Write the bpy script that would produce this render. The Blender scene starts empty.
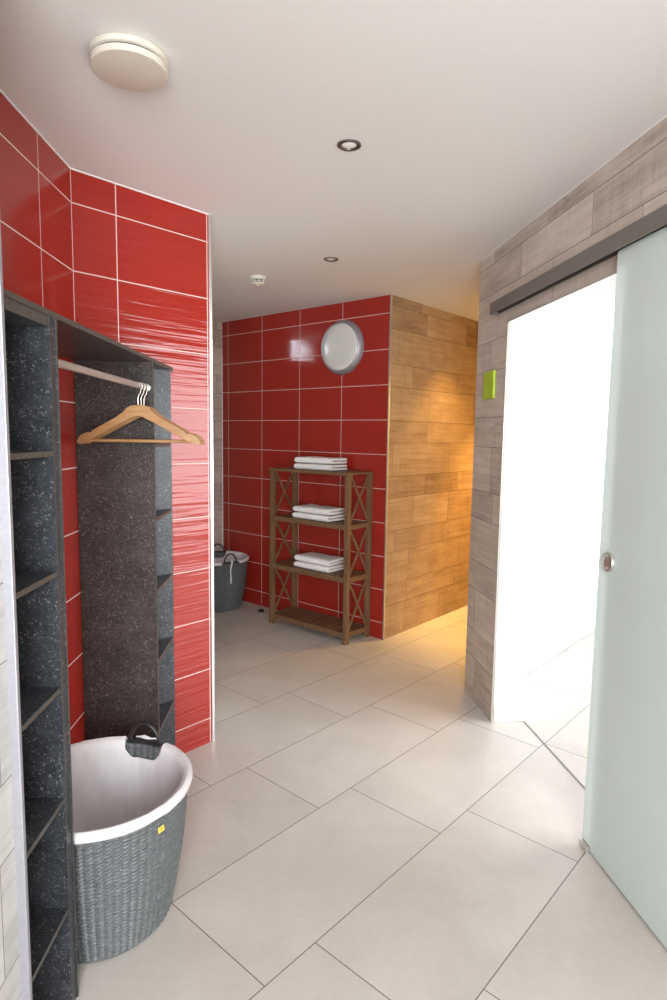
import bpy, bmesh, math, random
from math import sin, cos, pi, radians
from mathutils import Vector, Matrix, noise

random.seed(4)
C = bpy.context.scene.collection
sc = bpy.context.scene

# ------------------------------------------------------------------ camera, world, lights, exposure
CAM_H = 1.52
PITCH, ROLL = 0.10647, 0.014344
cam_d = bpy.data.cameras.new('camera')
cam_d.sensor_width = 36.0
cam_d.sensor_fit = 'AUTO'
cam_d.lens = 618.675 * 36.0 / 1000.0
cam_d.clip_start = 0.02
cam = bpy.data.objects.new('camera', cam_d)
C.objects.link(cam)
cam.matrix_world = (Matrix.Translation((0, 0, CAM_H)) @ Matrix.Rotation(pi / 2 - PITCH, 4, 'X')
                    @ Matrix.Rotation(ROLL, 4, 'Z'))
sc.camera = cam

sc.view_settings.view_transform = 'Standard'
sc.view_settings.look = 'None'
sc.view_settings.gamma = 1.0
sc.view_settings.use_curve_mapping = False
sc.view_settings.exposure = 0.0

world = bpy.data.worlds.new('sky')
sc.world = world
world.use_nodes = True
world.node_tree.nodes['Background'].inputs[0].default_value = (0.80, 0.90, 1.0, 1)
world.node_tree.nodes['Background'].inputs[1].default_value = 1.0


def area(name, loc, rot, sx, sy, power, col):
    l = bpy.data.lights.new(name, 'AREA')
    l.shape = 'RECTANGLE'
    l.size, l.size_y = sx, sy
    l.energy, l.color = power, col
    o = bpy.data.objects.new(name, l)
    C.objects.link(o)
    o.location, o.rotation_euler = loc, rot
    return o


# daylight through the window behind the camera, and through the big window of the adjoining room
area('daylight_rear', (0.35, -2.33, 1.45), (radians(90), 0, 0), 1.50, 1.9, 225.0, (0.93, 0.97, 1.0))
area('daylight_adjoining', (4.32, 2.05, 1.35), (radians(90), 0, radians(90)), 3.3, 2.1, 215.0, (0.96, 0.98, 1.0))

# high alcove window
AW = Vector((-1.022, 5.681)) + Vector((-0.651, -0.759)) * 1.06
area('daylight_alcove', (AW.x - 0.759 * 0.10, AW.y + 0.651 * 0.10, 2.37), (radians(90), 0, radians(-130.6)), 0.32, 0.19, 4.5, (0.80, 0.90, 1.0))

# ------------------------------------------------------------------ helpers
def link(name, bm, mat, parent=None, smooth=False):
    me = bpy.data.meshes.new(name)
    bm.normal_update()
    bm.to_mesh(me)
    bm.free()
    for m in (mat if isinstance(mat, (list, tuple)) else [mat]):
        me.materials.append(m)
    if smooth:
        for p in me.polygons:
            p.use_smooth = True
        if hasattr(me, 'set_sharp_from_angle'):
            me.set_sharp_from_angle(angle=radians(35))
    o = bpy.data.objects.new(name, me)
    C.objects.link(o)
    if parent is not None:
        o.parent = parent
    return o


def tag(o, label, cat, group=None):
    o['label'] = label
    o['category'] = cat
    if group:
        o['group'] = group
    return o


def thing(name, label, cat, loc=(0, 0, 0), rz=0.0, group=None):
    o = bpy.data.objects.new(name, None)
    o.empty_display_size = 0.1
    C.objects.link(o)
    o.location = loc
    o.rotation_euler = (0, 0, rz)
    return tag(o, label, cat, group)


def struct(name, bm, mat, parent=None, loc=None, rz=0.0):
    o = link(name, bm, mat, parent)
    if parent is None:
        o['kind'] = 'structure'
    if loc is not None:
        o.location = loc
        o.rotation_euler = (0, 0, rz)
    return o


def copy_tree(o, parent=None):
    c = o.copy()
    C.objects.link(c)
    if parent is not None:
        c.parent = parent
    for ch in list(o.children):
        copy_tree(ch, c)
    return c


def bx(bm, x0, x1, y0, y1, z0, z1, bev=0.0, mi=0, seg=2):
    r = bmesh.ops.create_cube(bm, size=1.0)
    vs = r['verts']
    for v in vs:
        v.co = Vector(((x0 + x1) / 2 + v.co.x * (x1 - x0), (y0 + y1) / 2 + v.co.y * (y1 - y0),
                       (z0 + z1) / 2 + v.co.z * (z1 - z0)))
    fs = set(f for v in vs for f in v.link_faces)
    for f in fs:
        f.material_index = mi
    if bev > 0:
        es = list(set(e for v in vs for e in v.link_edges))
        bmesh.ops.bevel(bm, geom=es, offset=bev, segments=seg, profile=0.5, affect='EDGES')
    return fs


def prism(bm, pts, z0, z1, mi=0):
    """vertical prism over a polygon (counter-clockwise)"""
    a = sum(pts[i][0] * pts[(i + 1) % len(pts)][1] - pts[(i + 1) % len(pts)][0] * pts[i][1] for i in range(len(pts)))
    if a < 0:
        pts = pts[::-1]
    lo = [bm.verts.new((p[0], p[1], z0)) for p in pts]
    hi = [bm.verts.new((p[0], p[1], z1)) for p in pts]
    fs = [bm.faces.new(lo[::-1]), bm.faces.new(hi)]
    n = len(pts)
    for i in range(n):
        fs.append(bm.faces.new((lo[i], lo[(i + 1) % n], hi[(i + 1) % n], hi[i])))
    for f in fs:
        f.material_index = mi
    return fs


def tube(bm, pts, rad, seg=12, closed=False, cap=True, mi=0):
    """sweep a circle along points; rad is a number or one radius per point"""
    pts = [Vector(p) for p in pts]
    n = len(pts)
    rs = rad if isinstance(rad, (list, tuple)) else [rad] * n
    rings = []
    t0 = (pts[1] - pts[0]).normalized()
    up = Vector((0, 0, 1)) if abs(t0.z) < 0.9 else Vector((1, 0, 0))
    nrm = (up - t0 * up.dot(t0)).normalized()
    for i in range(n):
        if closed:
            t = (pts[(i + 1) % n] - pts[i - 1]).normalized()
        elif i == 0:
            t = t0
        elif i == n - 1:
            t = (pts[-1] - pts[-2]).normalized()
        else:
            t = (pts[i + 1] - pts[i - 1]).normalized()
        nrm = (nrm - t * nrm.dot(t)).normalized()
        b = t.cross(nrm)
        rings.append([bm.verts.new(pts[i] + (nrm * cos(2 * pi * k / seg) + b * sin(2 * pi * k / seg)) * rs[i])
                      for k in range(seg)])
    for i in range(n if closed else n - 1):
        A, B = rings[i], rings[(i + 1) % n]
        for k in range(seg):
            f = bm.faces.new((A[k], A[(k + 1) % seg], B[(k + 1) % seg], B[k]))
            f.material_index = mi
    if cap and not closed:
        bm.faces.new(rings[0][::-1]).material_index = mi
        bm.faces.new(rings[-1]).material_index = mi


def lathe(bm, prof, seg=48, mi=0, axis='Z', origin=(0, 0, 0)):
    """revolve (r, z) pairs round Z; r = 0 closes"""
    def P(r, z, a):
        p = Vector((r * cos(a), r * sin(a), z))
        if axis == 'Y':
            p = Vector((p.x, -p.z, p.y))
        return p + Vector(origin)
    rows = []
    for r, z in prof:
        if r < 1e-6:
            rows.append([bm.verts.new(P(0, z, 0))])
        else:
            rows.append([bm.verts.new(P(r, z, 2 * pi * k / seg)) for k in range(seg)])
    for A, B in zip(rows, rows[1:]):
        for k in range(seg):
            k2 = (k + 1) % seg
            if len(A) == 1 and len(B) == 1:
                continue
            if len(A) == 1:
                f = bm.faces.new((A[0], B[k2], B[k]))
            elif len(B) == 1:
                f = bm.faces.new((A[k], A[k2], B[0]))
            else:
                f = bm.faces.new((A[k], A[k2], B[k2], B[k]))
            f.material_index = mi
    bmesh.ops.recalc_face_normals(bm, faces=bm.faces[:])


# ------------------------------------------------------------------ node expression helper
class X:
    """a scalar socket with arithmetic that grows math nodes"""
    def __init__(s, nt, sock):
        s.nt, s.k = nt, sock

    def op(s, o, b=None, c=None):
        n = s.nt.nodes.new('ShaderNodeMath')
        n.operation = o
        for i, v in enumerate((s, b, c)):
            if v is None:
                continue
            if isinstance(v, X):
                s.nt.links.new(v.k, n.inputs[i])
            else:
                n.inputs[i].default_value = v
        return X(s.nt, n.outputs[0])

    def __add__(s, b): return s.op('ADD', b)
    def __sub__(s, b): return s.op('SUBTRACT', b)
    def __mul__(s, b): return s.op('MULTIPLY', b)
    def __truediv__(s, b): return s.op('DIVIDE', b)
    def floor(s): return s.op('FLOOR')
    def mod(s, b): return s.op('FLOORED_MODULO', b)
    def lt(s, b): return s.op('LESS_THAN', b)
    def gt(s, b): return s.op('GREATER_THAN', b)
    def min(s, b): return s.op('MINIMUM', b)
    def max(s, b): return s.op('MAXIMUM', b)


class M:
    def __init__(s, name, rough=0.5, metal=0.0, spec=0.5):
        s.mat = bpy.data.materials.new(name)
        s.mat.use_nodes = True
        s.nt = s.mat.node_tree
        s.b = s.nt.nodes['Principled BSDF']
        s.b.inputs['Roughness'].default_value = rough
        s.b.inputs['Metallic'].default_value = metal
        s.b.inputs['Specular IOR Level'].default_value = spec

    def xyz(s):
        t = s.nt.nodes.new('ShaderNodeTexCoord')
        q = s.nt.nodes.new('ShaderNodeSeparateXYZ')
        s.nt.links.new(t.outputs['Object'], q.inputs[0])
        s.co = t.outputs['Object']
        return [X(s.nt, q.outputs[i]) for i in range(3)]

    def vec(s, x, y, z):
        n = s.nt.nodes.new('ShaderNodeCombineXYZ')
        for i, v in enumerate((x, y, z)):
            if isinstance(v, X):
                s.nt.links.new(v.k, n.inputs[i])
            else:
                n.inputs[i].default_value = v
        return n.outputs[0]

    def noise(s, vec, scale, detail=4.0, rough=0.55, dist=0.0):
        n = s.nt.nodes.new('ShaderNodeTexNoise')
        n.inputs['Scale'].default_value = scale
        n.inputs['Detail'].default_value = detail
        n.inputs['Roughness'].default_value = rough
        n.inputs['Distortion'].default_value = dist
        if vec is not None:
            s.nt.links.new(vec, n.inputs['Vector'])
        return X(s.nt, n.outputs['Fac'])

    def rnd(s, vec):
        n = s.nt.nodes.new('ShaderNodeTexWhiteNoise')
        s.nt.links.new(vec, n.inputs['Vector'])
        return X(s.nt, n.outputs['Value'])

    def ramp(s, x, stops):
        n = s.nt.nodes.new('ShaderNodeValToRGB')
        e = n.color_ramp.elements
        while len(e) < len(stops):
            e.new(0.5)
        for el, (p, c) in zip(e, stops):
            el.position = p
            el.color = (*c, 1) if len(c) == 3 else c
        s.nt.links.new(x.k, n.inputs[0])
        return n.outputs[0]

    def mix(s, fac, a, b, mode='MIX'):
        n = s.nt.nodes.new('ShaderNodeMix')
        n.data_type = 'RGBA'
        n.blend_type = mode
        for v, i in ((fac, 0), (a, 6), (b, 7)):
            if isinstance(v, X):
                s.nt.links.new(v.k, n.inputs[i])
            elif isinstance(v, (int, float)):
                n.inputs[i].default_value = v
            elif isinstance(v, tuple):
                n.inputs[i].default_value = (*v, 1)
            else:
                s.nt.links.new(v, n.inputs[i])
        return n.outputs[2]

    def color(s, c):
        if isinstance(c, tuple):
            s.b.inputs['Base Color'].default_value = (*c, 1)
        else:
            s.nt.links.new(c, s.b.inputs['Base Color'])
        return s

    def bump(s, h, strength=0.3, dist=0.005):
        n = s.nt.nodes.new('ShaderNodeBump')
        n.inputs['Strength'].default_value = strength
        n.inputs['Distance'].default_value = dist
        s.nt.links.new(h.k, n.inputs['Height'])
        s.nt.links.new(n.outputs[0], s.b.inputs['Normal'])
        return s


def plain(name, col, rough=0.5, metal=0.0, spec=0.5, nscale=None, amp=0.0, bump=0.0):
    m = M(name, rough, metal, spec)
    if nscale:
        m.xyz()
        f = m.noise(m.co, nscale)
        a = tuple(c * (1 - amp) for c in col)
        b = tuple(min(1, c * (1 + amp)) for c in col)
        m.color(m.ramp(f, [(0.3, a), (0.7, b)]))
        if bump:
            m.bump(f, bump, 0.003)
    else:
        m.color(col)
    return m.mat


# ------------------------------------------------------------------ materials
def red_tile(name, xoff, wave, rough=0.14):
    m = M(name, 0.13, 0, 0.42)
    x, y, z = m.xyz()
    fx = (x - xoff).mod(0.443)
    fz = (z - 0.125).mod(0.25)
    d = fx.min(fx.op('MULTIPLY_ADD', -1.0, 0.443)).min(fz.min(fz.op('MULTIPLY_ADD', -1.0, 0.25)))
    d = d.min(x.op('ABSOLUTE'))
    g = d.lt(0.0021)
    v = m.noise(m.vec(x * 3.0, y, z * 60.0), 1.0, 3.0)
    col = m.ramp(v, [(0.2, (0.285, 0.018, 0.0115)), (0.8, (0.325, 0.024, 0.015))])
    m.color(m.mix(g, col, (0.68, 0.50, 0.46)))
    r = g * 0.5 + rough
    m.nt.links.new(r.k, m.b.inputs['Roughness'])
    w = m.noise(m.vec(x * 1.5, y, z * 38.0), 1.0, 2.0)
    h = w * wave - d.lt(0.003) * 0.25
    m.bump(h, 0.55, 0.004)
    return m.mat


def wood_tile(name, tint, xoff):
    """wood-look wall tile: courses of 24.5 and 16 cm with random lengths"""
    m = M(name, 0.42, 0, 0.4)
    x, y, z = m.xyz()
    per = (z / 0.405).floor()
    fz = z.mod(0.405)
    up = fz.gt(0.245)
    row = per * 2.0 + up
    hz = fz - up * 0.245
    hh = up * -0.085 + 0.245
    r1 = m.rnd(m.vec(row, 3.7, xoff))
    ln = r1 * 0.35 + 0.5
    xx = x + r1 * 7.3 + xoff
    pid = (xx / ln).floor()
    fx = xx.mod(ln)
    d = fx.min(ln - fx).min(hz.min(hh - hz))
    seam = d.lt(0.0016)
    tone = m.rnd(m.vec(pid, row, 1.3))
    grain = m.noise(m.vec(x * 2.2 + tone * 40.0, y, z * 42.0 + tone * 9.0), 1.0, 6.0, 0.65, 0.6)
    saw = m.noise(m.vec(x * 60.0, y + tone * 5.0, z * 5.0), 1.0, 3.0, 0.6)
    cloud = m.noise(m.vec(x * 4.0 + tone * 13.0, y, z * 9.0), 1.0, 3.0)
    k = grain * 0.75 + saw * 0.25 + cloud * 0.45 + tone * 0.26 - 0.36
    t0, t1, t2 = tint
    col = m.ramp(k, [(0.22, t0), (0.5, t1), (0.8, t2)])
    m.color(m.mix(seam, col, tuple(c * 0.45 for c in t0)))
    m.bump(k * 0.5 - seam * 0.6, 0.12, 0.003)
    return m.mat


TH = 0.842067
def floor_tile(name, th, o, w, L, u0, shift):
    m = M(name, 0.34, 0, 0.45)
    x, y, z = m.xyz()
    a = x * cos(th) + y * sin(th)
    b = y * cos(th) - x * sin(th) - o
    r = (b / w).floor()
    fb = b - r * w
    aa = a - u0 + (r - 2.0) * shift
    pid = (aa / L).floor()
    fa = aa.mod(L)
    d = fa.min(fa.op('MULTIPLY_ADD', -1.0, L)).min(fb.min(fb.op('MULTIPLY_ADD', -1.0, w)))
    g = d.lt(0.0019)
    tone = m.rnd(m.vec(pid, r, 2.2))
    cl = m.noise(m.vec(x + tone * 31.0, y, tone * 9.0), 3.2, 5.0, 0.6, 0.4)
    fine = m.noise(m.vec(x, y, tone), 55.0, 4.0, 0.7)
    k = cl * 0.65 + fine * 0.25 + tone * 0.14
    col = m.ramp(k, [(0.3, (0.495, 0.457, 0.413)), (0.7, (0.625, 0.585, 0.54))])
    m.color(m.mix(g, col, (0.19, 0.165, 0.15)))
    rr = cl * 0.14 + 0.27 + g * 0.4
    m.nt.links.new(rr.k, m.b.inputs['Roughness'])
    m.bump(fine * 0.15 - g * 0.8, 0.10, 0.003)
    return m.mat


def granite(name, base):
    """dark stone-look laminate with pale chips"""
    m = M(name, 0.36, 0, 0.36)
    m.xyz()
    v = m.nt.nodes.new('ShaderNodeTexVoronoi')
    v.feature = 'F1'
    v.inputs['Scale'].default_value = 170.0
    wv = m.nt.nodes.new('ShaderNodeVectorMath')
    wv.operation = 'ADD'
    nz = m.nt.nodes.new('ShaderNodeTexNoise')
    nz.inputs['Scale'].default_value = 70.0
    m.nt.links.new(m.co, nz.inputs['Vector'])
    sm = m.nt.nodes.new('ShaderNodeVectorMath')
    sm.operation = 'SCALE'
    sm.inputs['Scale'].default_value = 0.035
    m.nt.links.new(nz.outputs['Color'], sm.inputs[0])
    m.nt.links.new(m.co, wv.inputs[0])
    m.nt.links.new(sm.outputs[0], wv.inputs[1])
    m.nt.links.new(wv.outputs[0], v.inputs['Vector'])
    dist = X(m.nt, v.outputs['Distance'])
    sep = m.nt.nodes.new('ShaderNodeSeparateColor')
    m.nt.links.new(v.outputs['Color'], sep.inputs[0])
    cr = X(m.nt, sep.outputs[0])
    chip = dist.lt(cr * 0.75 - 0.30)
    cl = m.noise(m.co, 9.0, 6.0, 0.7)
    fine = m.noise(m.co, 130.0, 3.0, 0.7)
    k = cl * 0.45 + fine * 0.3 + m.noise(m.co, 55.0, 4.0, 0.7) * 0.35 - 0.05
    b0 = tuple(c * 0.25 for c in base)
    b1 = tuple(min(1, c * 2.1) for c in base)
    col = m.ramp(k, [(0.3, b0), (0.52, base), (0.72, b1)])
    m.color(m.mix(chip * 0.62, col, (0.30, 0.295, 0.28)))
    m.bump(fine, 0.06, 0.002)
    return m.mat


def timber(name, c0, c1, c2, along='x', rough=0.5):
    m = M(name, rough, 0, 0.4)
    x, y, z = m.xyz()
    sx, sy, sz = {'x': (4, 60, 60), 'y': (60, 4, 60), 'z': (60, 60, 4)}[along]
    g = m.noise(m.vec(x * sx, y * sy, z * sz), 1.0, 5.0, 0.6, 0.8)
    m.color(m.ramp(g, [(0.28, c0), (0.5, c1), (0.75, c2)]))
    m.bump(g, 0.12, 0.002)
    return m.mat


MAT = {}
MAT['red_left'] = red_tile('glazed_red_tile_left', 0.072, 0.5)
MAT['red_right'] = red_tile('glazed_red_tile_corner', 0.183, 1.9)
MAT['red_back'] = red_tile('glazed_red_tile_back', 1.412, 0.3, 0.09)
G0, G1, G2 = (0.34, 0.28, 0.23), (0.56, 0.485, 0.415), (0.72, 0.645, 0.57)
W0, W1, W2 = (0.23, 0.13, 0.065), (0.39, 0.25, 0.135), (0.53, 0.37, 0.215)
MAT['wood_grey'] = wood_tile('grey_wood_look_tile', (G0, G1, G2), 0.37)
MAT['wood_pale'] = wood_tile('pale_wood_look_tile', ((0.40, 0.39, 0.385), (0.53, 0.52, 0.51), (0.64, 0.635, 0.625)), 0.11)
MAT['wood_oak'] = wood_tile('oak_wood_look_tile', (W0, W1, W2), 0.83)
MAT['floor'] = floor_tile('stone_floor_tile', TH, 0.713, 0.45035, 0.9, 1.745, 0.202)
MAT['floor2'] = floor_tile('stone_floor_tile_adjoining', radians(48.22), 1.161, 0.45035, 0.9, 1.4, 0.202)
MAT['white'] = plain('white_paint', (0.80, 0.785, 0.765), 0.7, 0, 0.3, 60, 0.015, 0.03)
MAT['white_room'] = plain('white_paint_adjoining', (0.82, 0.82, 0.83), 0.7, 0, 0.3, 60, 0.01)
MAT['ceiling'] = plain('ceiling_paint', (0.74, 0.72, 0.70), 0.8, 0, 0.25, 40, 0.01, 0.02)
MAT['alu'] = plain('brushed_aluminium', (0.78, 0.77, 0.76), 0.32, 1.0, 0.5, 90, 0.05)
MAT['alu_dull'] = plain('matt_aluminium', (0.36, 0.355, 0.39), 0.5, 0.6, 0.5, 90, 0.05)
MAT['chrome'] = plain('polished_chrome', (0.82, 0.82, 0.82), 0.14, 1.0)
MAT['rail'] = plain('satin_rail_steel', (0.66, 0.65, 0.63), 0.34, 0.75)
MAT['trackmetal'] = plain('anodised_track', (0.23, 0.215, 0.20), 0.42, 0.65, 0.5, 120, 0.04)
MAT['dark'] = plain('rubber_and_gap_shade', (0.012, 0.012, 0.012), 0.55)  # rubber parts, also the painted shade in the vent gap
MAT['black'] = plain('black_plastic', (0.018, 0.018, 0.02), 0.38)
MAT['granite'] = granite('dark_stone_laminate', (0.038, 0.042, 0.050))
MAT['granite_red_bounce'] = granite('dark_stone_laminate_red_bounce', (0.056, 0.047, 0.046))  # same laminate, with the red tiles' reflection put into a browner base colour
MAT['edge'] = plain('laminate_edge', (0.075, 0.067, 0.058), 0.45, 0, 0.5, 50, 0.2)
MAT['hanger'] = timber('beech_wood', (0.33, 0.165, 0.064), (0.41, 0.222, 0.095), (0.49, 0.29, 0.138), 'x', 0.35)
MAT['teak_x'] = timber('brown_timber_long', (0.10, 0.052, 0.024), (0.165, 0.088, 0.042), (0.235, 0.135, 0.07), 'x')
MAT['teak_y'] = timber('brown_timber_cross', (0.10, 0.052, 0.024), (0.165, 0.088, 0.042), (0.235, 0.135, 0.07), 'y')
MAT['teak_z'] = timber('brown_timber_upright', (0.10, 0.052, 0.024), (0.165, 0.088, 0.042), (0.235, 0.135, 0.07), 'z')
MAT['towel'] = plain('white_terry', (0.83, 0.81, 0.80), 0.95, 0, 0.1, 260, 0.05, 0.6)
MAT['liner'] = plain('white_cotton', (0.74, 0.715, 0.73), 0.9, 0, 0.15, 30, 0.02, 0.15)
MAT['cream'] = plain('cream_plastic', (0.62, 0.565, 0.49), 0.45)
MAT['offwhite'] = plain('offwhite_plastic', (0.70, 0.67, 0.58), 0.4)
MAT['green'] = plain('lime_green_panel', (0.43, 0.60, 0.035), 0.4, 0, 0.4, 25, 0.12)
MAT['opal'] = plain('opal_glass', (0.62, 0.61, 0.58), 0.18, 0, 0.5)
MAT['satin'] = plain('satin_steel', (0.66, 0.64, 0.60), 0.3, 0.9)
MAT['yellow'] = plain('yellow_label', (0.85, 0.62, 0.09), 0.4)
MAT['brass'] = plain('brass', (0.75, 0.48, 0.10), 0.3, 1.0)

# woven strands
m = M('grey_resin_weave', 0.42, 0, 0.45)
x, y, z = m.xyz()
f1 = m.noise(m.vec(x * 30.0, y * 30.0, z * 260.0), 1.0, 3.0, 0.7)
f2 = m.noise(m.co, 140.0, 2.0)
m.color(m.ramp(f1 * 0.6 + f2 * 0.4, [(0.30, (0.055, 0.060, 0.063)), (0.52, (0.105, 0.113, 0.118)), (0.72, (0.19, 0.20, 0.207))]))
MAT['weave'] = m.mat

# frosted door glass
m = M('frosted_glass', 0.32, 0, 0.5)
m.color((0.77, 0.86, 0.825))
m.b.inputs['Transmission Weight'].default_value = 0.0
tr = m.nt.nodes.new('ShaderNodeBsdfTranslucent')
tr.inputs[0].default_value = (0.93, 0.985, 0.975, 1)
ms = m.nt.nodes.new('ShaderNodeMixShader')
ms.inputs[0].default_value = 0.32
m.nt.links.new(m.b.outputs[0], ms.inputs[1])
m.nt.links.new(tr.outputs[0], ms.inputs[2])
out = m.nt.nodes['Material Output']
m.nt.links.new(ms.outputs[0], out.inputs[0])
MAT['frost'] = m.mat
m = M('green_glass_edge', 0.15, 0, 0.5)
m.color((0.62, 0.80, 0.72))
MAT['glass_edge'] = m.mat
# clear window pane
m = M('clear_pane', 0.02, 0, 0.5)
m.color((0.95, 0.98, 1.0))
m.b.inputs['Transmission Weight'].default_value = 1.0
m.b.inputs['IOR'].default_value = 1.02
MAT['pane'] = m.mat
# pale downlight lens
m = M('lamp_lens', 0.2)
m.color((0.9, 0.9, 0.88))
MAT['lens'] = m.mat

# ------------------------------------------------------------------ plan (metres)
H = 2.498
def lw_x(y): return -0.985 - (y - 1.9) * 0.0407        # red left wall plane
def fr_x(y): return -0.661 - (y - 1.26) * 0.0352       # front plane of the wardrobe
PC = Vector((-1.007, 2.44))                             # inside corner of the red walls
PB = Vector((-0.582, 2.915))                            # free end of the red corner wall
PBL = Vector((-1.022, 5.681))
PD = Vector((0.386, 4.474))
UB = (PD - PBL).normalized()                            # along the back wall, to the right
UW = Vector((-UB.y, UB.x))                              # along the oak wall, away
PE = Vector((0.808, 3.600))
RD = Vector((0.1170, -0.9931)).normalized()             # along the door wall, towards the camera
RN = Vector((0.9931, 0.1170)).normalized()              # out of the main room


def RW(s, n=0.0):
    """point of the door wall: s metres from its far end, n metres into the adjoining room"""
    return PE + RD * s + RN * n


def wall(name, A, B, th, mat, z0=0.0, z1=H):
    """slab with its room face on A-B and its body on the left of A-B (th > 0) or right (th < 0)"""
    A, B = Vector(A), Vector(B)
    d = B - A
    bm = bmesh.new()
    bx(bm, 0, d.length, min(0, th), max(0, th), z0, z1)
    return struct(name, bm, mat, None, (A.x, A.y, 0), math.atan2(d.y, d.x))


# floors and ceiling
fi0, fi1 = RW(-0.3, 0.186), RW(6.0, 0.186)
bm = bmesh.new()
prism(bm, [(-3.6, -2.6), (fi1.x, -2.6), (fi0.x, fi0.y), (1.1, 3.7), (3.7, 6.4), (3.7, 8.2), (-3.6, 8.2)], -0.08, 0.0)
struct('floor', bm, MAT['floor'])
bm = bmesh.new()
prism(bm, [(fi1.x, -2.6), (4.6, -2.6), (4.6, 6.4), (3.7, 6.4), (1.1, 3.7), (fi0.x, fi0.y)], -0.08, 0.0)
struct('floor_adjoining', bm, MAT['floor2'])
bm = bmesh.new()
bx(bm, -3.6, 4.6, -2.6, 8.2, H, H + 0.1)
struct('ceiling', bm, MAT['ceiling'])

# walls on the left
FE = Vector((fr_x(1.222) + 0.002, 1.222))
FS = Vector((fr_x(-2.4) + 0.002, -2.4))
wall('wall_near_left', FS, FE, 0.36, MAT['wood_pale'])
wall('wall_left', (lw_x(1.20), 1.20), PC, 0.12, MAT['red_left'])
wall('wall_corner', PC, PB, 0.06, MAT['red_right'])
P2 = PBL + Vector((-UB.y, UB.x)) * -1.807
wall('wall_alcove_near', PB + Vector((0.75, -0.66)) * -0.06, P2, 0.06, MAT['white'])
bm = bmesh.new()                       # alcove side wall with its small high window
AL = (PBL - P2).length
w0, w1 = AL - 1.06 - 0.17, AL - 1.06 + 0.17
bx(bm, 0, w0, 0, 0.12, 0, H)
bx(bm, w1, AL - 0.002, 0, 0.12, 0, H)
bx(bm, w0, w1, 0, 0.12, 0, 2.27)
bx(bm, w0, w1, 0, 0.12, 2.475, H)
struct('wall_alcove', bm, MAT['wood_grey'], None, (P2.x, P2.y, 0), math.atan2((PBL - P2).y, (PBL - P2).x))
wall('wall_back', PBL, PD - UB * 0.002, 0.12, MAT['red_back'])
wall('wall_oak', PD + UW * 0.002, PD + UW * 4.2, 0.12, MAT['wood_oak'])
# corridor far end and its right-hand wall, which also bounds the adjoining room
PEc = PE + UW * 4.6
wall('wall_corridor_end', PD + UW * 4.2, PEc, 0.1, MAT['white'])
wall('wall_corridor_right', PE, PEc, -0.18, [MAT['white_room']])
# door wall with its opening
S0, S1 = 0.438, 1.485           # opening along the wall
OPZ = 2.090
ang = math.atan2(RD.y, RD.x)
bm = bmesh.new()
S_END = 6.05
bx(bm, 0.0, S0, 0, 0.186, 0, H)
bx(bm, S1, S_END, 0, 0.186, 0, H)
bx(bm, S0, S1, 0, 0.186, OPZ, H)
for f in bm.faces:
    c = f.calc_center_median()
    room = c.y < 0.001
    f.material_index = 0 if room else 1
wr = struct('wall_right', bm, [MAT['wood_grey'], MAT['white_room']], None, (PE.x, PE.y, 0), ang)
# rear wall with its window
bm = bmesh.new()
for a in ((-1.2, -0.46, 0, H), (1.14, 1.9, 0, H), (-0.46, 1.14, 2.42, H), (-0.46, 1.14, 0, 0.45)):
    bx(bm, a[0], a[1], -2.6, -2.4, a[2], a[3])
struct('wall_rear', bm, MAT['white'])
# adjoining room
bm = bmesh.new()
bx(bm, 4.40, 4.55, -2.6, 0.4, 0, H)
bx(bm, 4.40, 4.55, 3.7, 6.4, 0, H)
bx(bm, 4.40, 4.55, 0.4, 3.7, 0, 0.25)
bx(bm, 4.40, 4.55, 0.4, 3.7, 2.42, H)
struct('wall_adjoining_right', bm, MAT['white_room'])
bm = bmesh.new()
bx(bm, fi1.x - 0.1, 4.5, -2.6, -2.5, 0, H)
struct('wall_adjoining_rear', bm, MAT['white_room'])


def window(name, loc, rz, w, h, z0, nx, nz, mat):
    bm = bmesh.new()
    t = 0.05
    bx(bm, -w / 2, w / 2, -0.03, 0.03, z0, z0 + t)
    bx(bm, -w / 2, w / 2, -0.03, 0.03, z0 + h - t, z0 + h)
    for i in range(nx + 1):
        xx = -w / 2 + t / 2 + (w - t) * i / nx
        bx(bm, xx - t / 2, xx + t / 2, -0.028, 0.028, z0 + t, z0 + h - t)
    for j in range(1, nz):
        zz = z0 + h * j / nz
        bx(bm, -w / 2 + t, w / 2 - t, -0.02, 0.02, zz - 0.02, zz + 0.02)
    o = struct(name, bm, mat, None, loc, rz)
    return o


window('window_1', (0.34, -2.46, 0), 0, 1.60, 1.97, 0.45, 2, 2, MAT['white_room'])
window('window_2', (4.46, 2.05, 0), radians(90), 3.30, 2.17, 0.25, 3, 1, MAT['white_room'])

bm = bmesh.new()
for k in range(4):
    xx = -0.17 + 0.34 * k / 3
    bx(bm, xx - 0.007, xx + 0.007, 0.03, 0.05, 2.27, 2.475)
for k in range(4):
    zz = 2.276 + 0.193 * k / 3
    bx(bm, -0.17, 0.17, 0.034, 0.046, zz - 0.006, zz + 0.006)
aw = PBL + (P2 - PBL).normalized() * 1.06
struct('window_3', bm, MAT['white_room'], None, (aw.x, aw.y, 0), math.atan2((PBL - P2).y, (PBL - P2).x))

# metal tile edges
bm = bmesh.new()
bx(bm, -0.012, 0.016, -0.012, 0.0, 0.0, H, 0.002)
t1 = struct('trim_1', bm, MAT['alu_dull'], None, (FE.x + 0.003, FE.y, 0), radians(2))
bm = bmesh.new()
bx(bm, -0.004, 0.014, -0.005, 0.02, 0.0, H, 0.003)
t2 = struct('trim_2', bm, MAT['alu'], None, (PB.x, PB.y, 0), math.atan2((PB - PC).y, (PB - PC).x))
bm = bmesh.new()
bx(bm, -0.008, 0.003, -0.003, 0.01, 0.0, H, 0.001)
struct('trim_3', bm, MAT['satin'], None, (PD.x, PD.y, 0), math.atan2(UB.y, UB.x))
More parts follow.
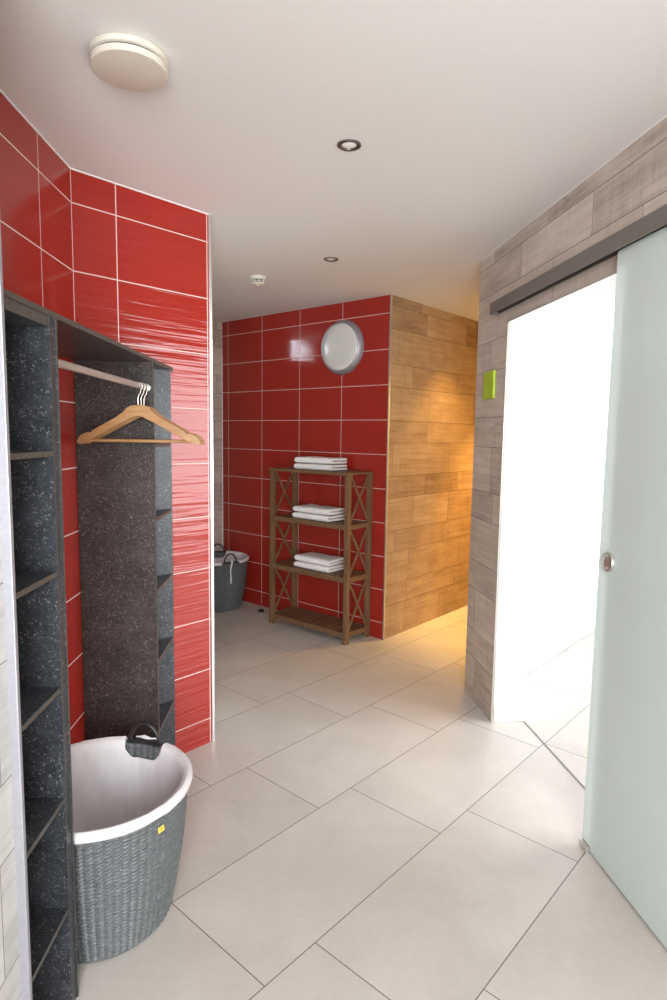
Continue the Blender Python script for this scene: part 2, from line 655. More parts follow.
# tile edge round the door opening
bm = bmesh.new()
bx(bm, S0 - 0.004, S0 + 0.004, -0.003, 0.012, 0, OPZ, 0.001)
bx(bm, S0 - 0.004, S1, -0.003, 0.012, OPZ - 0.004, OPZ + 0.004, 0.001)
struct('trim_4', bm, MAT['satin'], None, (PE.x, PE.y, 0), ang)
# threshold joint
bm = bmesh.new()
bx(bm, S0, S1, 0.174, 0.184, -0.01, 0.0015)
struct('trim_5', bm, plain('threshold_joint', (0.22, 0.20, 0.18), 0.6), None, (PE.x, PE.y, 0), ang)
# skirting on the jamb and along the adjoining room
bm = bmesh.new()
bx(bm, S0, S0 + 0.010, 0.012, 0.186, 0.002, 0.085, 0.002)
struct('baseboard_jamb', bm, MAT['white_room'], None, (PE.x, PE.y, 0), ang)
# white seal where the walls meet the ceiling
def seal(name, A, B, r=0.004):
    A, B = Vector(A), Vector(B)
    bm = bmesh.new()
    d = B - A
    bx(bm, 0, d.length, -r, 0.001, H - r, H)
    struct(name, bm, MAT['white'], None, (A.x, A.y, 0), math.atan2(d.y, d.x))
seal('trim_6', (lw_x(1.25), 1.25), PC)
seal('trim_7', PC, PB)
seal('trim_8', RW(S_END), RW(0))

# ------------------------------------------------------------------ wardrobe
wd = thing('wardrobe', 'dark stone-look built-in open wardrobe with shelves and hanging rail in the red tiled corner',
           'wardrobe', (-0.85, 1.85, 0))
W_OFF = Vector((-0.85, 1.85, 0))


def wpart(name, bm, mat, parent=wd):
    bmesh.ops.translate(bm, verts=bm.verts[:], vec=-W_OFF)
    return link(name, bm, mat, parent)


def edge_mark(bm):
    """front edges of the boards show the laminate core"""
    bm.normal_update()
    for f in bm.faces:
        if abs(f.normal.z) < 0.5 and f.calc_area() < 0.03 and f.normal.x > 0.9:
            f.material_index = 1


GE = [MAT['granite'], MAT['edge']]
TZ0, TZ1 = 1.785, 1.798
g = 0.002
uc = (PB - PC).normalized()
tip = Vector((-0.7144, 2.767))
bm = bmesh.new()
nc = Vector((uc.y, -uc.x)) * g
prism(bm, [(lw_x(1.255) + g, 1.255), (fr_x(1.255), 1.255), (tip.x + nc.x, tip.y + nc.y), (PC.x + 0.003, PC.y - 0.001)], TZ0, TZ1)
edge_mark(bm)
wpart('top_panel', bm, [MAT['granite_red_bounce'], MAT['edge']])


def board(name, y0, y1, z0, z1, back=0.0, mats=GE):
    bm = bmesh.new()
    prism(bm, [(lw_x(y0) + g, y0), (fr_x(y0) - back, y0), (fr_x(y1) - back, y1), (lw_x(y1) + g, y1)], z0, z1)
    edge_mark(bm)
    return wpart(name, bm, mats)


board('side_panel', 1.252, 1.265, 0.0, TZ0)
board('top_rail', 1.265, 1.478, 1.760, TZ0, 0.004)
# the divider: two boards with a recessed front filler between them
bm = bmesh.new()
for y0, y1, back in ((1.478, 1.485, 0.0), (1.515, 1.522, 0.0), (1.485, 1.515, 0.003)):
    n0 = len(bm.faces)
    prism(bm, [(lw_x(y0) + g, y0), (fr_x(y0) - back, y0), (fr_x(y1) - back, y1), (lw_x(y1) + g, y1)], 0.0, TZ0)
    bm.faces.ensure_lookup_table()
    if back == 0.0:
        bm.normal_update()
        for f in bm.faces[n0:]:
            if f.normal.x > 0.9:
                f.material_index = 1
wpart('divider', bm, GE)
SHZ = (1.470, 1.177, 0.884, 0.592, 0.290)
for zz in SHZ:
    board('shelf', 1.2655, 1.4775, zz - 0.013, zz, 0.003)
# corner column: board across from the corner, board against the red corner wall, triangular shelves
bm = bmesh.new()
ys = 2.417
prism(bm, [(lw_x(ys) + g, ys), (fr_x(ys), ys), (fr_x(ys + 0.013), ys + 0.013), (lw_x(ys + 0.013) + g, ys + 0.013)], 0.0, TZ0)
edge_mark(bm)
wpart('side_panel', bm, [MAT['granite_red_bounce'], MAT['edge']])
bm = bmesh.new()
nrm = Vector((uc.y, -uc.x))
a0, a1 = 0.03, 0.417
q = [PC + uc * a0 + nrm * g, PC + uc * a1 + nrm * g, PC + uc * a1 + nrm * 0.013, PC + uc * a0 + nrm * 0.013]
prism(bm, [(p.x, p.y) for p in q], 0.0, TZ0)
wpart('rear_panel', bm, GE)
for zz in SHZ:
    bm = bmesh.new()
    e0 = PC + uc * (a1 - 0.004) + nrm * 0.014
    e1 = PC + uc * 0.045 + nrm * 0.014
    prism(bm, [(fr_x(2.431) - 0.003, 2.4305), (e0.x, e0.y), (e1.x, e1.y), (e1.x + 0.002, 2.4305)], zz - 0.013, zz)
    edge_mark(bm)
    wpart('shelf', bm, GE)
# hanging rail
RZ = 1.686
def rail_x(y): return fr_x(y) - 0.0225
bm = bmesh.new()
tube(bm, [(rail_x(1.5235), 1.5235, RZ), (rail_x(2.4160), 2.4160, RZ)], 0.0105, 20)
rail = wpart('clothes_rail', bm, MAT['rail'])
rail['label'] = 'chrome hanging rail'
for y in (1.5235, 2.4105):
    bm = bmesh.new()
    tube(bm, [(rail_x(y), y, RZ), (rail_x(y + 0.005), y + 0.005, RZ)], 0.0135, 24)
    wpart('rail_flange', bm, MAT['rail'], rail)

# ------------------------------------------------------------------ hangers
def make_hanger():
    t = thing('clothes_hanger', 'wooden hanger', 'hanger', (0, 0, 0), 0, 'wooden hangers on the wardrobe rail')
    # body outline in the x-z plane, origin at the top of the rail
    up = [(0.0, -0.082), (0.022, -0.083), (0.040, -0.092), (0.055, -0.108), (0.085, -0.130), (0.130, -0.154), (0.168, -0.176),
          (0.175, -0.186), (0.184, -0.182), (0.202, -0.188), (0.218, -0.200), (0.228, -0.216)]
    lo = [(0.226, -0.224), (0.211, -0.227), (0.198, -0.220), (0.170, -0.207), (0.130, -0.186), (0.085, -0.161), (0.050, -0.142), (0.018, -0.126), (0.0, -0.121)]
    half = up + lo
    bm = bmesh.new()
    pts = half + [(-x, z) for x, z in half[1:-1]][::-1]
    th = 0.006
    def curve(x):           # shoulders swept a little
        return 0.10 * x * x
    fr = [bm.verts.new((x, curve(x) - th, z)) for x, z in pts]
    bk = [bm.verts.new((x, curve(x) + th, z)) for x, z in pts]
    # faces as strips between the upper and the lower outline
    n_up, n = len(up), len(half)
    def strip(vs, flip):
        # vs: full outline; right half indices 0..n-1; left mirrored
        full = len(pts)
        def idx(i, mirror):
            if not mirror or i == 0 or i == n - 1:
                return i
            return full - i
        for mirror in (False, True):
            u = [vs[idx(i, mirror)] for i in range(n_up)]
            l = [vs[idx(i, mirror)] for i in range(n - 1, n_up - 1, -1)]
            i = j = 0
            while i < len(u) - 1 or j < len(l) - 1:
                if j == len(l) - 1 or (i < len(u) - 1 and (abs(u[i + 1].co.x) <= abs(l[j + 1].co.x))):
                    tri = (u[i], u[i + 1], l[j]); i += 1
                else:
                    tri = (u[i], l[j + 1], l[j]); j += 1
                bm.faces.new(tri)
            bm.faces.ensure_lookup_table()
    strip(fr, False)
    strip(bk, True)
    for i in range(len(pts)):
        k = (i + 1) % len(pts)
        try:
            bm.faces.new((fr[i], fr[k], bk[k], bk[i]))
        except ValueError:
            pass
    bmesh.ops.recalc_face_normals(bm, faces=bm.faces[:])
    es = [e for e in bm.edges if len(e.link_faces) == 2 and e.calc_face_angle(0) > 1.2]
    bmesh.ops.bevel(bm, geom=es, offset=0.0018, segments=2, profile=0.5, affect='EDGES')
    body = link('hanger_body', bm, MAT['hanger'], t)
    bm = bmesh.new()
    tube(bm, [(-0.203, curve(0.2), -0.213), (0.203, curve(0.2), -0.213)], 0.0058, 12)
    link('trouser_bar', bm, MAT['hanger'], t, True)
    # hook over the rail (rail radius 10.5 mm, centre 10.5 mm below the origin)
    bm = bmesh.new()
    R = 0.0165
    pts3 = []
    for k in range(0, 23):
        a = radians(205 - k * 11.5)
        pts3.append((R * cos(a), 0, -0.014 + R * sin(a)))
    pts3 += [(0.010, 0, -0.036), (0.003, 0, -0.047), (0.0, 0, -0.058), (0.0, 0, -0.090)]
    tube(bm, pts3, 0.0019, 8)
    link('hook', bm, MAT['chrome'], t, True)
    return t


h0 = make_hanger()
hl = ['wooden clothes hanger in front of the two others on the wardrobe rail, nearest the camera',
      'wooden clothes hanger between the two other hangers on the wardrobe rail',
      'wooden clothes hanger behind the two others, nearest the dark corner panel']
for i, (yy, da) in enumerate(((2.285, 1.0), (2.325, 2.4), (2.365, 1.6))):
    o = h0 if i == 0 else copy_tree(h0)
    o.location = (rail_x(yy), yy, RZ + 0.0105 + 0.0005)
    o.rotation_euler = (0, 0, radians(da))
    o['label'] = hl[i]

# ------------------------------------------------------------------ laundry baskets
BH = 0.43
def basket_r(z):
    t = z / BH
    return 0.205 + 0.058 * t + 0.010 * sin(pi * t)


def basket_body():
    """twined wall: slanting strands between upright stakes"""
    bm = bmesh.new()
    NC, SUB, NR, RS = 64, 8, 36, 6
    nth = NC * SUB
    rows = []
    for j in range(NR * RS + 1):
        z = 0.004 + (BH - 0.006) * j / (NR * RS)
        ring = []
        for k in range(nth):
            a = 2 * pi * k / nth
            c = (k % SUB + 0.5) / SUB
            v = j / RS - 0.62 * c
            ridge = abs(sin(pi * v)) ** 0.7
            d = 0.0068 * ridge * (0.30 + 0.70 * sin(pi * c) ** 0.8)
            d += 0.0006 * noise.noise(Vector((k * 0.9, j * 0.6, 3.0)))
            e = min(1.0, j / 4.0)
            r = basket_r(z) + d * e
            ring.append(bm.verts.new((r * cos(a), r * sin(a), z)))
        rows.append(ring)
    for r, z in ((basket_r(BH) + 0.004, BH), (basket_r(BH) - 0.003, BH + 0.004), (basket_r(BH) - 0.010, BH)):
        rows.append([bm.verts.new((r * cos(2 * pi * k / nth), r * sin(2 * pi * k / nth), z)) for k in range(nth)])
    for q in range(1, 16):                      # inner wall, ribbed by the stakes
        z = BH - 0.003 - (BH - 0.023) * q / 15
        ring = []
        for k in range(nth):
            r = basket_r(z) - 0.011 + 0.0022 * cos(2 * pi * k / SUB * 1.0)
            ring.append(bm.verts.new((r * cos(2 * pi * k / nth), r * sin(2 * pi * k / nth), z)))
        rows.append(ring)
    for A, B in zip(rows, rows[1:]):
        for k in range(nth):
            bm.faces.new((A[k], A[(k + 1) % nth], B[(k + 1) % nth], B[k]))
    bm.faces.new(rows[-1])
    bm.faces.new(rows[0][::-1])
    return bm


def liner_bm(hand, seed=0.0):
    """cotton bag inside the basket, folded over the rim, cut out round the handles"""
    bm = bmesh.new()
    prof = [(0.02, 0.030), (0.10, 0.029), (0.175, 0.032), (0.188, 0.05)]
    for k in range(10):
        z = 0.08 + 0.27 * k / 9
        prof.append((basket_r(z) - 0.017 - 0.006 * sin(pi * k / 9), z))
    for k in range(12):
        z = 0.356 + 0.070 * k / 11
        prof.append((basket_r(z) - 0.017 + 0.004 * k / 11, z))
    n_rim = len(prof)
    prof += [(basket_r(BH) - 0.009, 0.434), (basket_r(BH) - 0.003, 0.4395), (basket_r(BH) + 0.005, 0.4415), (basket_r(BH) + 0.0125, 0.438),
             (basket_r(BH) + 0.0165, 0.433), (basket_r(BH) + 0.0165, 0.426), (basket_r(BH) + 0.0145, 0.419)]
    n = 288
    rows = []
    for i, (r, z) in enumerate(prof):
        ring = []
        for k in range(n):
            a = 2 * pi * k / n
            w = noise.noise(Vector((3 * cos(a) + seed, 3 * sin(a), z * 5)))
            w2 = noise.noise(Vector((10 * cos(a) + seed, 10 * sin(a), z * 16)))
            amp = 0.004 if 3 < i else 0.0
            rr = r - (abs(w) * amp * 1.6 + w2 * amp * 0.5) if i < n_rim - 2 else r + abs(w2) * 0.002 + abs(w) * 0.001
            zz = z + (w * 0.004 + w2 * 0.002 if i >= len(prof) - 1 else 0.0) + (0.001 * w2 if i >= n_rim else 0)
            ring.append(bm.verts.new((rr * cos(a), rr * sin(a), zz)))
        rows.append(ring)
    zlo = 0.378

    def cut(i, k):
        a = 2 * pi * (k + 0.5) / n
        z = prof[i][1]
        for h in hand:
            d = abs((a - h + pi) % (2 * pi) - pi)
            if i >= 13 and z > zlo and d < 0.175 + 0.115 * min(1.0, (z - zlo) / 0.030):
                return True
        return False
    for i in range(len(rows) - 1):
        A, B = rows[i], rows[i + 1]
        for k in range(n):
            if cut(i, k):
                continue
            bm.faces.new((A[k], A[(k + 1) % n], B[(k + 1) % n], B[k]))
    bm.faces.new(rows[0][::-1])
    loose = [v for v in bm.verts if not v.link_faces]
    bmesh.ops.delete(bm, geom=loose, context='VERTS')
    # round off the stepped edge of the cut-outs
    for it in range(5):
        new = {}
        for v in bm.verts:
            be = [e for e in v.link_edges if e.is_boundary]
            if len(be) == 2 and len(v.link_faces) < 4:
                p = (be[0].other_vert(v).co + be[1].other_vert(v).co) / 2
                new[v] = v.co * 0.4 + p * 0.6
        for v, p in new.items():
            v.co = p
    return bm


def handle_bm(h):
    bm = bmesh.new()
    R = basket_r(BH) - 0.001
    rad = Vector((cos(h), sin(h), 0))
    tan = Vector((-sin(h), cos(h), 0))
    up = Vector((0, 0, 1))
    pts = []
    w, ht = 0.057, 0.080
    for k in range(25):
        a = pi * k / 24
        pts.append(rad * (R - 0.004 - 0.006 * sin(a)) + tan * (w * cos(a)) + up * (BH - 0.004 + ht * sin(a)))
    tube(bm, pts, 0.0065, 12)
    # saddle wrapped over the rim between the two feet
    sad = []
    for k in range(13):
        t = -1 + 2 * k / 12
        a = h + t * 0.25
        sad.append(Vector((cos(a) * (R - 0.002), sin(a) * (R - 0.002), BH + 0.002)))
    tube(bm, sad, 0.0095, 10)
    return bm


WEAVE = []


def make_basket(label, loc, hand, cord, seed):
    t = thing('laundry_basket', label, 'laundry basket', loc, 0, 'grey woven laundry baskets with white liners')
    if not WEAVE:
        WEAVE.append(link('basket_body', basket_body(), MAT['weave'], t, True))
    else:
        bb = WEAVE[0].copy()
        C.objects.link(bb)
        bb.parent = t
    ln = link('liner', liner_bm(hand, seed), MAT['liner'], t, True)
    ln['label'] = 'white cotton liner folded over the rim'
    sm = ln.modifiers.new('cloth', 'SOLIDIFY')
    sm.thickness = 0.0025
    for h in hand:
        link('handle', handle_bm(h), MAT['black'], t, True)
    # draw cord of the liner
    h = hand[cord]
    R = basket_r(BH)
    rad = Vector((cos(h), sin(h), 0)); tan = Vector((-sin(h), cos(h), 0))
    bm = bmesh.new()
    if cord == 0:
        pts = [rad * (R + 0.010) + tan * (-0.045 + 0.015 * k) + Vector((0, 0, BH + 0.012 + 0.002 * sin(k * 1.9))) for k in range(7)]
        tube(bm, pts, [0.0025, 0.003, 0.0028, 0.006, 0.007, 0.003, 0.0025], 8)
    else:
        zs = [0.455, 0.45, 0.43, 0.40, 0.36, 0.32, 0.28, 0.255]
        pts = []
        for k, z in enumerate(zs):
            rr = (R + 0.008 if k == 0 else basket_r(min(z, BH)) + 0.019)
            pts.append(rad * rr + tan * (0.006 * sin(k * 1.3) - 0.001 * k) + Vector((0, 0, z)))
        tube(bm, pts, [0.008, 0.010, 0.007, 0.006, 0.005, 0.006, 0.007, 0.005], 8)
    link('draw_cord', bm, MAT['liner'], ln, True)
    return t


HA = radians(75)
b1 = make_basket('large grey woven laundry basket with white liner standing beside the wardrobe, nearest the camera',
                 (-0.716, 1.822, 0.0), (HA, HA + pi), 0, 0.0)
# small yellow maker's tag on the weave
bm = bmesh.new()
bx(bm, -0.011, 0.011, -0.0015, 0.0015, -0.008, 0.008, 0.001)
bx(bm, -0.008, 0.008, -0.0019, -0.0014, 0.001, 0.004, 0, 1)
bx(bm, -0.006, 0.006, -0.0019, -0.0014, -0.004, -0.002, 0, 1)
tg = link('tag', bm, [MAT['yellow'], plain('tag_print', (0.35, 0.24, 0.05), 0.5)], b1)
tg['label'] = 'small yellow tag'
ta = radians(-31)
zt = 0.372
tg.location = ((basket_r(zt) + 0.0085) * cos(ta), (basket_r(zt) + 0.0085) * sin(ta), zt)
tg.rotation_euler = (radians(-8), 0, ta + pi / 2)
b2 = make_basket('grey laundry basket with white liner standing in the far corner beside the dark red wall',
                 (-1.012, 5.310, 0.0), (radians(98), radians(-53)), 1, 4.0)

# ------------------------------------------------------------------ wooden rack with towels
RW_, RDp, RHt = 0.800, 0.285, 1.248
rk_o = PD - UB * 0.919 + Vector((UB.y, -UB.x)) * 0.293      # front left foot
rang = math.atan2(UB.y, UB.x)
rk = thing('shelf_rack', 'brown wooden rack of four slatted shelves with crossed side braces against the dark red wall', 'shelf rack',
           (rk_o.x, rk_o.y, 0), rang)
LG = 0.035
for ix in (0, 1):
    for iy in (0, 1):
        bm = bmesh.new()
        x0 = ix * (RW_ - LG); y0 = iy * (RDp - LG)
        bx(bm, x0, x0 + LG, y0, y0 + LG, 0, RHt - 0.022, 0.002)
        lg = link('leg', bm, MAT['teak_z'], rk)
        if ix == 1 and iy == 0:
            bm = bmesh.new()
            lathe(bm, [(0.0055, 0.0), (0.0055, 0.0015), (0.003, 0.003), (0, 0.003)], 12, 0, 'Y', (RW_ - LG / 2, 0.0, 0.47))
            s = link('screw', bm, MAT['brass'], lg, True)
STOP = [(RHt - 0.022, RHt), (0.838, 0.872), (0.452, 0.490), (0.046, 0.083)]
for i, (z0, z1) in enumerate(STOP):
    bm = bmesh.new()
    top = i == 0
    xa, xb = (0.0, RW_) if top else (LG, RW_ - LG)
    ya, yb = (0.0, RDp)
    st = 0.018
    if top:
        bx(bm, -0.002, RW_ + 0.002, -0.004, 0.048, z0, z1, 0.002)
        bx(bm, -0.002, RW_ + 0.002, RDp - 0.046, RDp + 0.004, z0, z1, 0.002)
    else:
        bx(bm, xa, xb, 0.006, 0.006 + st, z0, z1, 0.0015)
        bx(bm, xa, xb, RDp - 0.006 - st, RDp - 0.006, z0, z1, 0.0015)
        bx(bm, 0.010, 0.010 + st, LG, RDp - LG, z0, z1, 0.0015)
        bx(bm, RW_ - 0.010 - st, RW_ - 0.010, LG, RDp - LG, z0, z1, 0.0015)
    nS = 11
    s0, s1 = (0.0, RW_) if top else (0.030, RW_ - 0.030)
    y0s, y1s = (0.049, RDp - 0.047) if top else (0.0245, RDp - 0.0245)
    for k in range(nS):
        w = (s1 - s0) / nS
        a = s0 + k * w + 0.004
        if not top and (k == 0 or k == nS - 1):
            bx(bm, max(a, 0.030), a + w - 0.008, LG + 0.001, RDp - LG - 0.001, z1 - 0.013, z1 - 0.001, 0.001)
        else:
            bx(bm, a, a + w - 0.008, y0s, y1s, z1 - 0.013, z1 - 0.001, 0.001)
    link('shelf_board' if not top else 'top_board', bm, [MAT['teak_y'] if not top else MAT['teak_x']], rk)
lev = [(0.083, 0.452), (0.490, 0.838), (0.872, RHt - 0.022)]
for xs in (0.012, RW_ - LG + 0.012):
    for z0, z1 in lev:
        for s in (0, 1):
            bm = bmesh.new()
            ya, yb = (LG - 0.004, RDp - LG + 0.004)
            p0, p1 = ((ya, z0), (yb, z1)) if s == 0 else ((yb, z0), (ya, z1))
            d = Vector((p1[0] - p0[0], p1[1] - p0[1])).normalized()
            nn = Vector((-d.y, d.x)) * 0.0155
            xo = xs + s * 0.0095
            q = [(p0[0] + nn.x, p0[1] + nn.y), (p0[0] - nn.x, p0[1] - nn.y), (p1[0] - nn.x, p1[1] - nn.y), (p1[0] + nn.x, p1[1] + nn.y)]
            q = [(min(max(a, ya), yb), min(max(b, z0), z1)) for a, b in q]
            va = [bm.verts.new((xo, a, b)) for a, b in q]
            vb = [bm.verts.new((xo + 0.009, a, b)) for a, b in q]
            bm.faces.new(va); bm.faces.new(vb[::-1])
            for k in range(4):
                bm.faces.new((va[k], vb[k], vb[(k + 1) % 4], va[(k + 1) % 4]))
            bmesh.ops.recalc_face_normals(bm, faces=bm.faces[:])
            link('cross_brace', bm, MAT['teak_z'], rk)


def towel_bm(L, D, T, seed):
    """folded bath towel: three plies with round folds at the front and a rolled end"""
    bm = bmesh.new()
    # closed outline in (y, z): a folded strip seen from its end
    ply = T / 2
    out = []
    r = T / 2
    for k in range(9):                         # front fold
        a = radians(90 + 180 * k / 8)
        out.append((r + r * cos(a) * 0.9, r + r * sin(a)))
    out += [(D * 0.35, 0.0), (D * 0.7, 0.0), (D - 0.008, 0.0), (D, 0.006), (D, ply - 0.006), (D - 0.006, ply - 0.0015),
            (D * 0.6, ply - 0.0015), (0.025, ply - 0.001), (0.025, ply + 0.001), (D * 0.6, ply + 0.0015), (D - 0.012, ply + 0.0015), (D - 0.005, ply + 0.006), (D - 0.005, T - 0.006), (D - 0.013, T),
            (D * 0.7, T), (D * 0.35, T)]
    nx = 26
    rings = []
    for i in range(nx + 1):
        t = i / nx
        x = L * (t - sin(4 * pi * t) * 0.0 + (0.5 - 0.5 * cos(pi * t) - t) * 0.7)
        t = x / L
        e = min(t, 1 - t) * L
        sh = 1.0 if e > 0.020 else (0.62 + 0.38 * math.sqrt(max(0, 1 - ((0.020 - e) / 0.020) ** 2)))
        ring = []
        for y, z in out:
            cy, cz = D / 2, (T * 0.25 if z < ply else T * 0.75)
            yy = cy + (y - cy) * (0.985 + 0.015 * sh)
            zz = cz + (z - cz) * sh
            n1 = noise.noise(Vector((x * 9 + seed, y * 9, z * 14)))
            n2 = noise.noise(Vector((x * 40 + seed, y * 40, z * 40)))
            zz = zz + ((n1 - 0.6) * 0.004 * (zz / T)) + n2 * 0.0009 * (zz / T)
            yy += n1 * 0.003
            xx = x + noise.noise(Vector((seed, y * 25, z * 60))) * 0.006
            ring.append(bm.verts.new((xx, yy, min(T, max(0.0, zz)))))
        rings.append(ring)
    n = len(out)
    for A, B in zip(rings, rings[1:]):
        for k in range(n):
            bm.faces.new((A[k], A[(k + 1) % n], B[(k + 1) % n], B[k]))
    bm.faces.new(rings[0])
    bm.faces.new(rings[-1][::-1])
    bmesh.ops.recalc_face_normals(bm, faces=bm.faces[:])
    return bm


def on_rack(x, y, z):
    p = Vector((rk_o.x, rk_o.y)) + UB * x + UW * y
    return (p.x, p.y, z)


TW = [(1, RHt, 0.215, 0.045, 0.365, 0.205, 0.5), (2, 0.872, 0.218, 0.030, 0.362, 0.21, -1.5), (3, 0.490, 0.236, 0.030, 0.350, 0.215, 0.0)]
names = {1: 'top board of the wooden rack', 2: 'second shelf of the wooden rack', 3: 'third shelf of the wooden rack'}
for k, z, x, y, L, D, da in TW:
    for j in (0, 1):
        T = 0.046
        bm = towel_bm(L - 0.006 * j, D - 0.004 * j, T, k * 7.1 + j * 3.3)
        o = link('towel', bm, MAT['towel'], None, True)
        px, py, pz = on_rack(x + (0.004 if j else 0), y + 0.003 * j, z + 0.0012 + j * (T + 0.003))
        o.location = (px, py, pz)
        o.rotation_euler = (0, 0, rang + radians(da + (1.0 if j else 0)))
        tag(o, ('upper' if j else 'lower') + ' folded white towel on the ' + names[k], 'towel', 'folded white towels on the rack')

# ------------------------------------------------------------------ lamp on the dark red wall
lp = PD - UB * 0.438
wl = thing('wall_lamp', 'round white glass wall lamp with metal ring high on the dark red tiles', 'lamp', (lp.x, lp.y, 2.168), rang)
bm = bmesh.new()
lathe(bm, [(0.0, 0.001), (0.203, 0.001), (0.203, 0.006), (0.185, 0.040), (0.178, 0.044), (0.172, 0.040), (0.172, 0.030), (0.0, 0.030)], 72, 0, 'Y')
link('lamp_ring', bm, MAT['alu_dull'], wl, True)
bm = bmesh.new()
lathe(bm, [(0.1715, 0.031), (0.1715, 0.040), (0.165, 0.046), (0.13, 0.051), (0.07, 0.0545), (0.0, 0.0555)], 72, 0, 'Y')
link('glass_diffuser', bm, MAT['opal'], wl, True)

# ------------------------------------------------------------------ ceiling fittings
cv = thing('ceiling_valve', 'large round cream ventilation disc on the ceiling above the wardrobe', 'vent', (-0.552, 1.735, H))
bm = bmesh.new()
lathe(bm, [(0.0, -0.0005), (0.096, -0.0005), (0.100, -0.004), (0.101, -0.008), (0.100, -0.017), (0.097, -0.019), (0.0, -0.019)], 72)
link('valve_base', bm, MAT['cream'], cv, True)
bm = bmesh.new()
lathe(bm, [(0.0, -0.019), (0.091, -0.019), (0.091, -0.023), (0.0, -0.023)], 72)
link('gap_shade', bm, MAT['dark'], cv, True)  # black disc standing in for the shade of the open gap
bm = bmesh.new()
lathe(bm, [(0.0, -0.023), (0.094, -0.023), (0.0975, -0.025), (0.0975, -0.036), (0.095, -0.0395), (0.091, -0.0405), (0.0, -0.0405)], 72)
link('cover_disc', bm, MAT['cream'], cv, True)


def make_downlight():
    t = thing('downlight', 'downlight', 'downlight', (0, 0, H), 0, 'recessed ceiling downlights')
    bm = bmesh.new()
    lathe(bm, [(0.041, -0.0005), (0.041, -0.004), (0.037, -0.006), (0.027, -0.004), (0.0255, -0.0008)], 40)
    link('bezel', bm, MAT['satin_dark'], t, True)
    bm = bmesh.new()
    lathe(bm, [(0.0252, -0.001), (0.020, -0.0025), (0.0, -0.0035)], 32)
    link('lens', bm, MAT['lens'], t, True)
    return t


MAT['satin_dark'] = plain('bezel_steel', (0.20, 0.19, 0.18), 0.35, 0.9)
d0 = make_downlight()
dl = [((0.036, 2.219), 'small round steel downlight in the ceiling, nearest the camera'),
      ((-0.0335, 3.606), 'small round steel downlight in the ceiling in front of the dark red wall')]
for i, ((xx, yy), lab) in enumerate(dl):
    o = d0 if i == 0 else copy_tree(d0)
    o.location = (xx, yy, H)
    o['label'] = lab
# the two lit downlights of the corridor, behind the end of the door wall
for k, (al, en, off, size) in enumerate(((0.745, 80.0, 0.43, 92), (1.32, 380.0, 0.62, 72))):
    pw = PD + UW * al + UB * off
    sp = bpy.data.lights.new('corridor_spot', 'SPOT')
    sp.energy, sp.color = en, (1.0, 0.58, 0.16)
    sp.spot_size, sp.spot_blend, sp.shadow_soft_size = radians(size), 0.7, 0.03
    so = bpy.data.objects.new('corridor_spot', sp)
    C.objects.link(so)
    so.location = (pw.x, pw.y, H - 0.012)
    o = copy_tree(d0)
    o.location = (pw.x, pw.y, H)
    o['label'] = ('lit warm downlight in the corridor ceiling nearest the corner of the oak wall',
                  'lit warm downlight in the corridor ceiling farther along the oak wall')[k]

sd = thing('smoke_detector', 'small white smoke detector on the ceiling in front of the alcove', 'smoke detector', (-0.497, 4.034, H))
bm = bmesh.new()
lathe(bm, [(0, -0.0005), (0.052, -0.0005), (0.052, -0.012), (0.047, -0.018), (0.040, -0.0195), (0.0, -0.0195)], 48)
link('detector_base', bm, MAT['offwhite'], sd, True)
bm = bmesh.new()
lathe(bm, [(0, -0.0195), (0.034, -0.0195), (0.034, -0.037), (0, -0.037)], 32)
link('smoke_chamber', bm, MAT['dark'], sd, True)
bm = bmesh.new()
for k in range(8):
    a = 2 * pi * k / 8 + 0.3
    tube(bm, [(0.0385 * cos(a), 0.0385 * sin(a), -0.019), (0.0385 * cos(a), 0.0385 * sin(a), -0.038)], 0.0035, 8)
lathe(bm, [(0.030, -0.0275), (0.041, -0.027), (0.041, -0.0305), (0.030, -0.030)], 40)
lathe(bm, [(0.0, -0.0371), (0.041, -0.0371), (0.038, -0.043), (0.024, -0.049), (0.010, -0.051), (0.008, -0.055), (0.0, -0.056)], 40)
link('detector_cap', bm, MAT['offwhite'], sd, True)

# ------------------------------------------------------------------ sliding glass door, track, guide, sign
def rl(name, label, cat):
    return thing(name, label, cat, (PE.x, PE.y, 0), ang)

GS0, GS1 = 1.430, 2.52        # glass along the wall
door = bpy.data.objects.new('door_1', None)
C.objects.link(door)
door.location = (PE.x, PE.y, 0)
door.rotation_euler = (0, 0, ang)
door['kind'] = 'structure'
bm = bmesh.new()
bx(bm, GS0, GS1, -0.024, -0.016, 0.010, 2.150, 0.0012, 0, 1)
bm.normal_update()
for f in bm.faces:
    if abs(f.normal.y) < 0.9:
        f.material_index = 1
gp = link('glass_pane', bm, [MAT['frost'], MAT['glass_edge']], door)
kx, kz = 1.500, 1.092
bm = bmesh.new()
lathe(bm, [(0.0, 0.0245), (0.031, 0.0245), (0.0335, 0.026), (0.034, 0.033), (0.0325, 0.036), (0.0295, 0.0355), (0.026, 0.031), (0.017, 0.027), (0.008, 0.0257), (0.0, 0.0254)], 48, 0, 'Y')
kn = link('finger_pull', bm, MAT['satin'], gp, True)
kn.location = (kx, 0, kz)
bm = bmesh.new()
lathe(bm, [(0.0, -0.0155), (0.028, -0.0155), (0.028, -0.010), (0.0, -0.009)], 40, 0, 'Y')
kn2 = link('finger_pull', bm, MAT['chrome'], gp, True)
kn2.location = (kx, 0, kz)

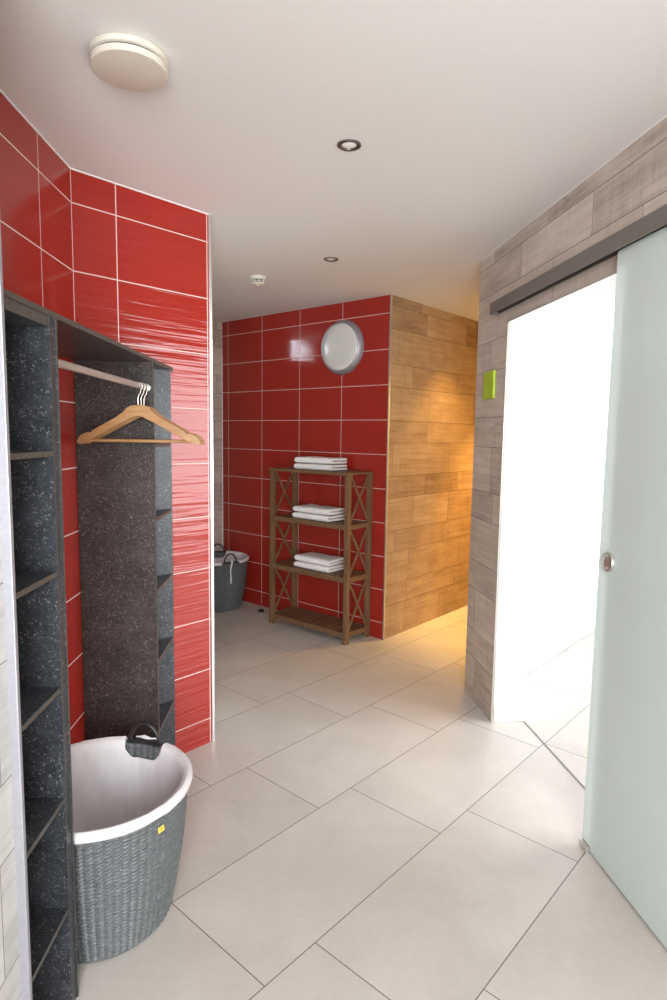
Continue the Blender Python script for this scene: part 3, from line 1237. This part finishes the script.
tk = rl('door_track', 'grey metal box rail of the sliding glass door fixed above the doorway', 'rail')
bm = bmesh.new()
T0, T1, TB, TT = 0.300, 4.2, 2.150, 2.204
y0, y1 = -0.046, -0.001
w = 0.003
bx(bm, T0, T1, y0, y0 + w, TB - 0.006, TT, 0.0005)
bx(bm, T0, T1, y0 + w, y1, TT - w, TT)
bx(bm, T0, T1, y1 - w, y1, TB, TT - w)
link('track_cover', bm, MAT['trackmetal'], tk)
bm = bmesh.new()
bx(bm, T0 - 0.003, T0, y0, y1, TB - 0.006, TT, 0.0005)
link('end_cap', bm, MAT['trackmetal'], tk)
bm = bmesh.new()
bx(bm, T0 + 0.001, T1, y0 + w + 0.001, y1 - w - 0.001, TB + 0.012, TT - w - 0.001)
link('slot_fill', bm, MAT['dark'], tk)  # black block filling the slot of the track

gd = rl('door_guide', 'small steel floor guide clip at the foot of the sliding glass door', 'door guide')
bm = bmesh.new()
g0 = GS0 + 0.001
bx(bm, g0, g0 + 0.055, -0.036, -0.0255, 0.0005, 0.026, 0.001)
bx(bm, g0, g0 + 0.055, -0.0145, -0.006, 0.0005, 0.026, 0.001)
bx(bm, g0, g0 + 0.055, -0.0255, -0.0145, 0.0005, 0.0055, 0.0005)
link('guide_clip', bm, MAT['satin'], gd)
bm = bmesh.new()
bx(bm, g0 + 0.002, g0 + 0.053, -0.0254, -0.0243, 0.006, 0.027)
link('rubber_strip', bm, MAT['dark'], gd)

sg = rl('sign', 'lime green square sign on the grey wood-look wall beside the doorway', 'sign')
bm = bmesh.new()
bx(bm, 0.155, 0.300, -0.013, -0.001, 1.719, 1.864, 0.0015)
link('sign_plate', bm, MAT['green'], sg)

# ------------------------------------------------------------------ door stop on the floor by the rack
ds = thing('door_stop', 'small black rubber door stop on the floor left of the wooden rack', 'door stop', (-0.600, 5.110, 0))
bm = bmesh.new()
lathe(bm, [(0, 0.0005), (0.030, 0.0005), (0.031, 0.006), (0.026, 0.012), (0.0, 0.013)], 32)
link('steel_base', bm, MAT['satin'], ds, True)
bm = bmesh.new()
lathe(bm, [(0, 0.013), (0.022, 0.0131), (0.024, 0.020), (0.023, 0.030), (0.018, 0.034), (0.0, 0.035)], 32)
link('rubber_buffer', bm, MAT['dark'], ds, True)
